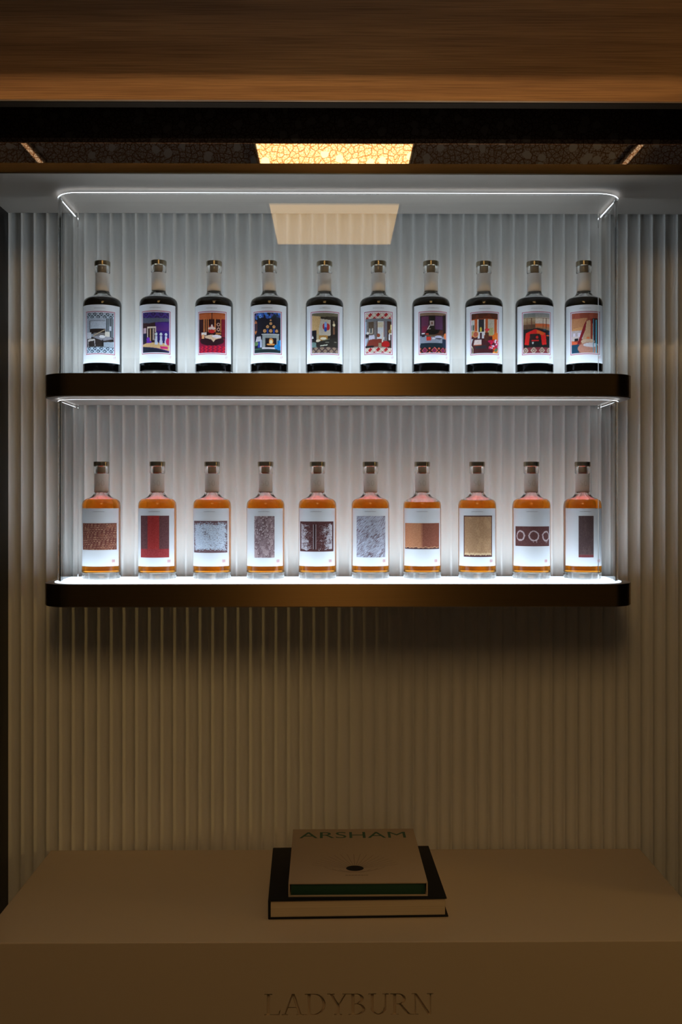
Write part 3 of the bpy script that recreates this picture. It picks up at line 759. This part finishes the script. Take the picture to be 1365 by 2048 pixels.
def art_l7():
    c = Canvas(70, 104, (168, 130, 96)); f = c.field(8, 3); c.put(f > .7, (178, 140, 104)); e = .955 + .010 * np.sin(c.u * 52) * np.sin(c.u * 17 + 1) + .008 * np.sin(c.u * 120)
    c.put(c.v > e - .05, (206, 176, 138)); c.put(c.v > e, (84, 46, 48)); c.rect(0, 0, 1, .022, (84, 52, 52)); c.rect(0, 0, .03, 1, (92, 58, 56)); c.rect(.97, 0, 1, 1, (92, 58, 56)); c.noise(7); return c
def art_l8():
    c = Canvas(84, 56, (98, 60, 58)); f = c.field(6, 3)
    for x in (.17, .52, .86):
        d = np.hypot((c.u - x) / .125, (c.v - .48) / .27) + .05 * f; c.put((d < 1) & (d > .74), (198, 178, 180))
    for x, y in ((.50, .8), (.58, .82), (.82, .78), (.86, .84), (.9, .8)): c.rect(x, .66, x + .012, y, (190, 168, 170))
    c.noise(8); return c
def art_l9():
    c = Canvas(52, 120, (86, 66, 66)); f = c.field(6, 3); c.put(f > .6, (94, 74, 72)); c.rect(0, .935, 1, 1, (122, 58, 62)); c.rect(0, .925, 1, .937, (110, 84, 80)); c.noise(6); return c

# ------------------------------------------------------------------ bottles
R_BODY = 0.0425
OUT = [(0, 0.0018), (.030, 0.0012), (.036, 0.0), (.0398, .0010), (.0418, .0040), (.0425, .010), (.0425, .162),
       (.0423, .1665), (.0415, .1705), (.0398, .1742), (.0370, .1773), (.0330, .1797), (.0280, .1818), (.0235, .1840),
       (.0200, .1866), (.0175, .1900), (.0160, .1945), (.0153, .2000), (.0153, .2362), (.0166, .2376), (.0170, .2392),
       (.0170, .2505), (.0163, .2522), (.0108, .2524)]
INN = [(.0101, .2505), (.0098, .2400), (.0100, .2000), (.0112, .1930), (.0140, .1880), (.0185, .1837), (.0240, .1806), (.0300, .1782),
       (.0345, .1752), (.0375, .1712), (.0390, .1665), (.0394, .1600), (.0394, .0230), (.0388, .0190), (.0370, .0165), (.0330, .0155), (0, .0160)]
def split_inner(level):
    up, lo = [], []
    for a, b in zip(INN[:-1], INN[1:]):
        up.append(a) if a[1] > level else None
        if a[1] > level >= b[1]:
            t = (a[1] - level) / (a[1] - b[1]); p = (a[0] + (b[0] - a[0]) * t, level)
            up.append(p); lo.append(p)
        if b[1] < level: lo.append(b)
    return up, lo
glass_cache = {}
def bottle_meshes(level, liquid_mat):
    key = (round(level, 4), liquid_mat.name)
    if key in glass_cache: return glass_cache[key]
    up, lo = split_inner(level)
    v, f = lathe(OUT + up, 72)
    g = bpy.data.meshes.new('bottle_glass'); g.from_pydata(v, [], f); g.update(); g.materials.append(M['glass'])
    g.shade_smooth(); g.set_sharp_from_angle(angle=math.radians(50))
    lp = list(reversed(lo)) + [(0, level)]
    v, f = lathe(lp, 72)
    l = bpy.data.meshes.new('spirit'); l.from_pydata(v, [], f); l.update(); l.materials.append(liquid_mat)
    at = l.attributes.new('lid', 'FLOAT', 'FACE')
    vals = [1.0 if all(abs(l.vertices[i].co.z - level) < 1e-6 for i in p.vertices) else 0.0 for p in l.polygons]
    at.data.foreach_set('value', vals)
    l.shade_smooth(); l.set_sharp_from_angle(angle=math.radians(40))
    glass_cache[key] = (g, l)
    return g, l
def shared(name, prof, mat, seg=48, ang=35):
    v, f = lathe(prof, seg)
    me = bpy.data.meshes.new(name); me.from_pydata(v, [], f); me.update(); me.materials.append(mat)
    me.shade_smooth(); me.set_sharp_from_angle(angle=math.radians(ang)); return me
cap_me = shared('stopper_cap', [(0, .2524), (.0170, .2524), (.0176, .2530), (.0176, .2622), (.0170, .2630), (0, .2630)], M['cap'])
cork_me = shared('cork', [(0, .2395), (.0090, .2395), (.0094, .2400), (.0094, .2524), (0, .2524)], M['cork'])
neck_me = shared('neck_label', [(.01535, .1950), (.01565, .1950), (.01565, .2360), (.01535, .2360)], M['neck_paper'])
def cyl(th, z, r): return (r * math.sin(th), -r * math.cos(th), z)
LH = math.radians(69.0); LZ0, LZ1 = 0.031, 0.159
def label_mesh():
    n = 40; v = []; f = []
    for r in (R_BODY + .0001, R_BODY + .00035):
        for zz in (LZ0, LZ1):
            for k in range(n + 1): v.append(cyl(-LH + 2 * LH * k / n, zz, r))
    m_ = n + 1
    for k in range(n):
        f.append((2 * m_ + k, 2 * m_ + k + 1, 3 * m_ + k + 1, 3 * m_ + k))
        f.append((k + 1, k, m_ + k, m_ + k + 1))
        f.append((m_ + k, 3 * m_ + k, 3 * m_ + k + 1, m_ + k + 1)); f.append((k, k + 1, 2 * m_ + k + 1, 2 * m_ + k))
    f.append((0, 2 * m_, 3 * m_, m_)); f.append((n, m_ + n, 3 * m_ + n, 2 * m_ + n))
    me = bpy.data.meshes.new('label'); me.from_pydata(v, [], f); me.update(); me.materials.append(M['paper'])
    me.shade_smooth(); me.set_sharp_from_angle(angle=math.radians(30)); return me
label_me = label_mesh()
def wrap_text(body, h, th0, z0, r, mat, name, xs=1.0):
    v, f = text_verts(body, h, xs)
    vv = [cyl(th0 + p[0] / r, z0 + p[1], r) for p in v]
    me = bpy.data.meshes.new(name); me.from_pydata(vv, [], f); me.update(); me.materials.append(mat); return me
num17 = wrap_text('17', .0052, math.radians(46), LZ0 + .0095, R_BODY + .0005, M['red_ink'], 'number', .9)
num00 = wrap_text('00', .0062, math.radians(45), LZ0 + .0085, R_BODY + .0005, M['red_ink'], 'number', 1.0)
num50 = wrap_text('50', .0130, math.radians(0), .2085, .01578, M['emboss'], 'embossed_number', 1.05)
def caption_mesh():
    v, f = [], []
    th = -17.0; rnd = random.Random(3)
    while th < 15:
        wdt = rnd.uniform(1.6, 4.2)
        a, b = math.radians(th), math.radians(th + wdt); i = len(v); r = R_BODY + .0005
        z0 = LZ1 - .0080
        v += [cyl(a, z0, r), cyl(b, z0, r), cyl(b, z0 + .0008, r), cyl(a, z0 + .0008, r)]; f.append((i, i + 1, i + 2, i + 3)); th += wdt + .8
    me = bpy.data.meshes.new('caption'); me.from_pydata(v, [], f); me.update(); me.materials.append(M['grey_ink']); return me
cap_line = caption_mesh()
def picture_mesh(c, th0, th1, v0, v1):
    h, w_ = c.h, c.w; r = R_BODY + .00045
    th = th0 + (th1 - th0) * c.u; z = LZ0 + (LZ1 - LZ0) * (v1 - (v1 - v0) * c.v)
    co = np.stack([r * np.sin(th), -r * np.cos(th), z], -1).reshape(-1, 3)
    idx = np.arange(h * w_).reshape(h, w_)
    q = np.stack([idx[1:, :-1], idx[1:, 1:], idx[:-1, 1:], idx[:-1, :-1]], -1).reshape(-1, 4)
    me = bpy.data.meshes.new('picture')
    me.vertices.add(len(co)); me.vertices.foreach_set('co', co.astype(np.float32).ravel())
    me.loops.add(q.size); me.loops.foreach_set('vertex_index', q.astype(np.int32).ravel())
    me.polygons.add(len(q)); me.polygons.foreach_set('loop_start', np.arange(0, q.size, 4, dtype=np.int32))
    me.update(calc_edges=True)
    a = np.clip(c.a, 0, 1).reshape(-1, 3)
    lin = np.where(a <= .04045, a / 12.92, ((a + .055) / 1.055) ** 2.4)
    lin = np.clip(lin * 1.12, 0, .85)
    at = me.color_attributes.new('ink', 'FLOAT_COLOR', 'POINT')
    at.data.foreach_set('color', np.concatenate([lin, np.ones((len(lin), 1))], 1).astype(np.float32).ravel())
    me.materials.append(M['print']); me.shade_smooth(); return me

def add_bottle(px, depth, base_z, off, art, s0, s1, v0, v1, upper, label, level, off_art):
    t = (px - 682.5) / 2000.0
    X = depth * (t + 0.00785) / (1 - 0.00785 * t)
    az = math.degrees(math.atan(X / depth))
    phi = math.radians(off - az)
    e = empty('whisky_bottle', (X, depth, base_z + 0.0006), phi)
    tag(e, label, 'bottle', 'dark bottles on the upper glowing shelf' if upper else 'amber bottles on the lower glowing shelf')
    g, l = bottle_meshes(level, M['dark_spirit'] if upper else M['amber_spirit'])
    link('glass', g, e); link('spirit', l, e)
    link('stopper_cap', cap_me, e); link('cork', cork_me, e)
    nk = link('neck_label', neck_me, e)
    lb = link('label', label_me, e); lb['label'] = 'white paper label'
    th0 = math.asin(max(-1, min(1, s0))) - math.radians(off_art); th1 = math.asin(max(-1, min(1, s1))) - math.radians(off_art)
    pc = link('picture', picture_mesh(art(), th0, th1, v0, v1), lb)
    link('number', num17 if upper else num00, lb)
    link('caption', cap_line, lb)
    if not upper: link('embossed_number', num50, nk)
    return e

U_PX = [205, 317.5, 428.5, 539, 649.5, 757.5, 862.5, 968.5, 1069.5, 1168.5]
U_OFF = [-7.7, -10, -7.5, -7, 2, 0, 8, 3, 8, 5]
U_ART = [art_u0, art_u1, art_u2, art_u3, art_u4, art_u5, art_u6, art_u7, art_u8, art_u9]
U_LAB = ['dark bottle labelled with a grey drawing room between patterned bands',
         'dark bottle labelled with a purple room and three white busts',
         'dark bottle labelled with a red dining room and white tablecloth',
         'dark bottle labelled with a navy room, fireplace and blue flowers',
         'dark bottle labelled with a tan and shadowed room above a lattice band',
         'dark bottle labelled with a sitting room between red and cream striped bands',
         'dark bottle labelled with a black piano in a purple panelled room',
         'dark bottle labelled with an orange room and a pink patterned armchair',
         'dark bottle labelled with a red draped table in a dark room',
         'dark bottle labelled with a pink draped bed and turquoise stripe']
sv = math.sin(math.radians(47))
for i in range(10):
    add_bottle(U_PX[i], 2.245 + (0.004, -.003, .002, 0, .003, 0, -.002, .002, 0, -.004)[i], UP_TOP, U_OFF[i], U_ART[i], -sv, sv, .145, .885, True, U_LAB[i], .1772, 0.0)

L_DATA = [  # px, offset, art, s0, s1, v0, v1, level, label
    (203, -8, art_l0, -.931, .771, .284, .743, .1772, 'amber bottle labelled with a brown rectangle of dashed stitched lines'),
    (315, -9, art_l1, -.839, .597, .154, .874, .1772, 'amber bottle labelled with a maroon panel and red central stripe'),
    (424.5, -8, art_l2, -.925, .783, .234, .783, .1765, 'amber bottle labelled with a pale rough patch framed in mauve'),
    (531.5, -5, art_l3, -.573, .461, .15, .866, .1770, 'amber bottle labelled with a narrow strip of pebbly droplets'),
    (635.5, -4, art_l4, -.90, .826, .253, .772, .1768, 'amber bottle labelled with a brown block holding white gridded patches'),
    (741.5, 0, art_l5, -.718, .768, .153, .867, .1772, 'amber bottle labelled with a grey panel of fine diagonal streaks'),
    (845, 0, art_l6, -.8875, .875, .294, .743, .1722, 'amber bottle labelled with a tan and brown split rectangle'),
    (955, 1, art_l7, -.69, .765, .16, .873, .1755, 'amber bottle labelled with a tall tan panel in a dark outline'),
    (1063.5, 3, art_l8, -.81, .902, .346, .687, .1768, 'amber bottle labelled with three pale rings on brown'),
    (1166, 9, art_l9, -.20, .554, .153, .87, .1770, 'amber bottle labelled with a narrow dark brown upright strip'),
]
for i, (px, off, art, s0, s1, v0, v1, lev, lab) in enumerate(L_DATA):
    add_bottle(px, 2.245 + (0, -.003, .001, 0, .003, .004, .005, .002, -.002, 0)[i], LO_TOP, off, art, s0, s1, v0, v1, False, lab, lev, off)

# ------------------------------------------------------------------ counter with the engraved name
KX0, KX1, KY0, KY1 = -0.6585, 0.7185, 1.850, WALL_Y - 0.001
def letter_strokes():
    """serif capitals, unit cap height: list of (advance, [polygons])"""
    T, t_, s = .115, .05, .045      # thick, thin, serif height
    def bar(x0, y0, x1, y1): return [(x0, y0), (x1, y0), (x1, y1), (x0, y1)]
    def serif(xc, y, wd, up=False):
        return [(xc - wd / 2, y), (xc + wd / 2, y), (xc + wd / 2, y + (s if not up else -s)), (xc - wd / 2, y + (s if not up else -s))]
    def diag_(x0, y0, x1, y1, wd): return [(x0 - wd / 2, y0), (x0 + wd / 2, y0), (x1 + wd / 2, y1), (x1 - wd / 2, y1)]
    def arc(cx, cy, rx, ry, a0, a1, tk, tn, n=16):
        out = []
        for k in range(n):
            q = []
            for a in (a0 + (a1 - a0) * k / n, a0 + (a1 - a0) * (k + 1) / n):
                a = math.radians(a); wd = tn + (tk - tn) * abs(math.cos(a))
                q.append(((cx + rx * math.cos(a), cy + ry * math.sin(a)), (cx + (rx - wd) * math.cos(a), cy + (ry - wd) * math.sin(a))))
            out.append([q[0][0], q[1][0], q[1][1], q[0][1]])
        return out
    Ls = {}
    Ls['L'] = (.68, [bar(.12, 0, .12 + T, 1), serif(.178, 1, .30, True), bar(.02, 0, .60, s), [(.55, s), (.60, s), (.64, .24), (.60, .24)]])
    Ls['A'] = (.86, [diag_(.12, 0, .41, 1, t_ * 1.1), diag_(.70, 0, .43, 1, T), serif(.12, 0, .24), serif(.70, 0, .30), bar(.22, .33, .60, .33 + t_)])
    Ls['D'] = (.86, [bar(.12, 0, .12 + T, 1), serif(.14, 0, .26), serif(.14, 1, .26, True), bar(.2, 0, .40, s), bar(.2, 1 - s, .40, 1)] + arc(.38, .5, .42, .5, -90, 90, T, t_))
    Ls['Y'] = (.80, [bar(.36, 0, .36 + T, .46), serif(.418, 0, .30), diag_(.42, .44, .14, 1, T), diag_(.43, .44, .70, 1, t_ * 1.1), serif(.14, 1, .28, True), serif(.70, 1, .24, True)])
    Ls['B'] = (.72, [bar(.12, 0, .12 + T, 1), serif(.14, 0, .26), serif(.14, 1, .26, True), bar(.2, 0, .36, s), bar(.2, 1 - s, .36, 1), bar(.2, .50, .36, .50 + s)] + arc(.34, .765, .24, .235, -90, 90, T, t_, 12) + arc(.34, .27, .30, .27, -90, 90, T, t_, 12))
    Ls['U'] = (.86, [bar(.13, .32, .13 + T, 1), bar(.66, .32, .66 + t_ * 1.1, 1), serif(.187, 1, .30, True), serif(.69, 1, .24, True)] + arc(.422, .33, .292, .33, 180, 360, T * .9, t_))
    Ls['R'] = (.80, [bar(.12, 0, .12 + T, 1), serif(.178, 0, .30), serif(.14, 1, .26, True), bar(.2, 1 - s, .36, 1), bar(.2, .48, .40, .48 + s), diag_(.74, 0, .38, .5, T), serif(.76, 0, .16)] + arc(.34, .74, .26, .26, -90, 90, T, t_, 12))
    Ls['N'] = (.90, [bar(.13, 0, .13 + t_ * 1.1, 1), bar(.70, 0, .70 + t_ * 1.1, 1), diag_(.70, 0, .15, 1, T), serif(.155, 0, .24), serif(.72, 1, .24, True), serif(.10, 1, .18, True)])
    return Ls
def make_counter():
    bm = box_bm(KX0, KX1, KY0, KY1, 0.0, COUNTER_Z, 0.0)
    ed = [e_ for e_ in bm.edges if e_.verts[0].co.z > .1 and e_.verts[1].co.z > .1]
    bmesh.ops.bevel(bm, geom=ed, offset=0.0016, segments=2, profile=0.5, affect='EDGES')
    o = bm_to('counter_plinth', bm, M['counter'])
    Ls = letter_strokes()
    word = 'LADYBURN'; adv = sum(Ls[ch][0] for ch in word) - .1
    H = 0.0395; W = 0.312; kx = W / adv
    x0 = 0.0275 - W / 2; zb = Z - 0.9575
    cbm = bmesh.new(); x = x0
    cnt = 0
    for ch in word:
        a, polys = Ls[ch]
        for p in polys:
            ar = sum(p[i][0] * p[(i + 1) % len(p)][1] - p[(i + 1) % len(p)][0] * p[i][1] for i in range(len(p)))
            if ar < 0: p = p[::-1]
            ys = KY0 - 0.004 - 0.00001 * (cnt % 7); ye = KY0 + 0.0060 + 0.000013 * (cnt % 11); cnt += 1
            fr = [cbm.verts.new((x + q[0] * kx, ys, zb + q[1] * H)) for q in p]
            bk = [cbm.verts.new((x + q[0] * kx, ye, zb + q[1] * H)) for q in p]
            n = len(p)
            cbm.faces.new(fr); cbm.faces.new(bk[::-1])
            for k in range(n): cbm.faces.new((fr[(k + 1) % n], fr[k], bk[k], bk[(k + 1) % n]))
        x += a * kx
    bmesh.ops.recalc_face_normals(cbm, faces=list(cbm.faces))
    cme = bpy.data.meshes.new('cut'); cbm.to_mesh(cme); cbm.free()
    co = bpy.data.objects.new('cut', cme); COL.objects.link(co)
    md = o.modifiers.new('engrave', 'BOOLEAN'); md.operation = 'DIFFERENCE'; md.solver = 'EXACT'; md.object = co; md.use_self = True
    dg = bpy.context.evaluated_depsgraph_get(); dg.update()
    me = bpy.data.meshes.new_from_object(o.evaluated_get(dg))
    o.modifiers.clear(); o.data = me
    bpy.data.objects.remove(co, do_unlink=True)
    if not me.materials: me.materials.append(M['counter'])
    return o
counter = make_counter()
tag(counter, 'sand coloured lacquered counter with an engraved name on its front', 'counter')

# ------------------------------------------------------------------ books
def make_book():
    e = empty('art_book', (0.046, 2.100, COUNTER_Z + 0.0002), math.radians(1.6))
    tag(e, 'large black hardback book lying under the board slipcase', 'book')
    W, D, H = 0.352, 0.292, 0.0380
    c = 0.0032
    box('back_cover', -W / 2, W / 2, -D / 2, D / 2, 0, c, M['black_cloth'], e, 0.0006)
    box('front_cover', -W / 2, W / 2 - .003, -D / 2 + .001, D / 2, H - c, H, M['black_cloth'], e, 0.0006)
    box('spine', -W / 2 - 0.001, -W / 2 + 0.004, -D / 2, D / 2, 0.0006, H - 0.0006, M['black_cloth'], e, 0.0008)
    box('page_block', -W / 2 + 0.004, W / 2 - 0.006, -D / 2 + 0.004, D / 2 - 0.005, c, H - c, M['pages'], e)
    return H
BH = make_book()
def make_slipcase():
    W, D, H, c = 0.274, 0.318, 0.0275, 0.0026
    e = empty('slipcase', (0.0475, 2.123, COUNTER_Z + 0.0004 + BH), math.radians(0.6))
    tag(e, 'raw board slipcase with green lettering lying on the black book', 'slipcase')
    box('bottom_board', -W / 2, W / 2, -D / 2, D / 2, 0, c, M['board'], e, 0.0004)
    box('top_board', -W / 2, W / 2, -D / 2, D / 2, H - c, H, M['board'], e, 0.0004)
    for s in (-1, 1):
        a, b_ = sorted((s * W / 2, s * (W / 2 - c)))
        box('side_board', a, b_, -D / 2, D / 2, c, H - c, M['board'], e)
    box('back_board', -W / 2 + c, W / 2 - c, D / 2 - c, D / 2, c, H - c, M['board'], e)
    # printing on the top board
    v, f = text_verts('ARSHAM', 0.0400, 1.0)
    k = 0.238 / (v[:, 0].max() - v[:, 0].min()); v[:, 0] *= k
    vv = [(p[0] - 0.003, 0.098 + p[1], H + 0.0002) for p in v]
    o = mesh_obj('title', vv, f, M['green_ink'], e); o['label'] = 'dark green title lettering'
    cx_, cy_ = -0.004, -0.0830
    pts = [(cx_ + 0.0180 * math.cos(a), cy_ + 0.0150 * math.sin(a), H + 0.0002) for a in [2 * math.pi * i / 40 for i in range(40)]]
    o = mesh_obj('hole_print', pts, [tuple(range(40))], M['black_cloth'], e); o['label'] = 'black printed oval'
    v, f = [], []
    def strip(p):
        wd = 0.00035
        for a, b in zip(p[:-1], p[1:]):
            dx, dy = b[0] - a[0], b[1] - a[1]; L = math.hypot(dx, dy) + 1e-9; nx, ny = -dy / L * wd, dx / L * wd
            i = len(v)
            v.extend([(a[0] - nx, a[1] - ny, H + .00015), (a[0] + nx, a[1] + ny, H + .00015), (b[0] + nx, b[1] + ny, H + .00015), (b[0] - nx, b[1] - ny, H + .00015)])
            f.append((i, i + 3, i + 2, i + 1))
    for i in range(19):
        a = math.radians(8 + 164 * i / 18); p = []
        for q in range(8):
            s_ = q / 7; r = 1 + 3.2 * s_
            p.append((cx_ + 0.0185 * r * math.cos(a) * (1 + .15 * s_), cy_ + 0.0165 * r * math.sin(a) + .012 * s_ * s_))
        strip(p)
    for kx, ky, yo in ((.034, .026, .004), (.050, .034, .012), (.066, .040, .022)):
        strip([(cx_ + kx * math.cos(a), cy_ + yo + ky * math.sin(a)) for a in [math.radians(200 + 140 * i / 20) for i in range(21)]])
    mesh_obj('line_print', v, f, M['line_ink'], e)
    v, f = [], []
    xx = -0.024; rr = random.Random(5)
    while xx < 0.020:
        wd = rr.uniform(.0025, .006); i = len(v)
        v += [(xx, -.1215, H + .0002), (xx + wd, -.1215, H + .0002), (xx + wd, -.1190, H + .0002), (xx, -.1190, H + .0002)]; f.append((i, i + 1, i + 2, i + 3)); xx += wd + .001
    mesh_obj('small_print', v, f, M['line_ink'], e)
    # the book inside
    b = empty('green_book', (0.0475, 2.123, COUNTER_Z + 0.0004 + BH + c + 0.0002), math.radians(0.6))
    tag(b, 'dark green book inside the raw board slipcase', 'book')
    w2 = W / 2 - c - 0.002; h2 = H - 2 * c - 0.0012
    box('cover_board', -w2, w2, -D / 2 + 0.0035, D / 2 - c - 0.002, 0, 0.0022, M['green'], b)
    box('cover_board', -w2, w2, -D / 2 + 0.0035, D / 2 - c - 0.002, h2 - 0.0022, h2, M['green'], b)
    box('spine', -w2, w2, -D / 2 + 0.0030, -D / 2 + 0.0060, 0.0, h2, M['green'], b, 0.0006)
    box('page_block', -w2 + .002, w2 - .002, -D / 2 + 0.0065, D / 2 - c - 0.005, 0.0022, h2 - 0.0022, M['pages'], b)
make_slipcase()
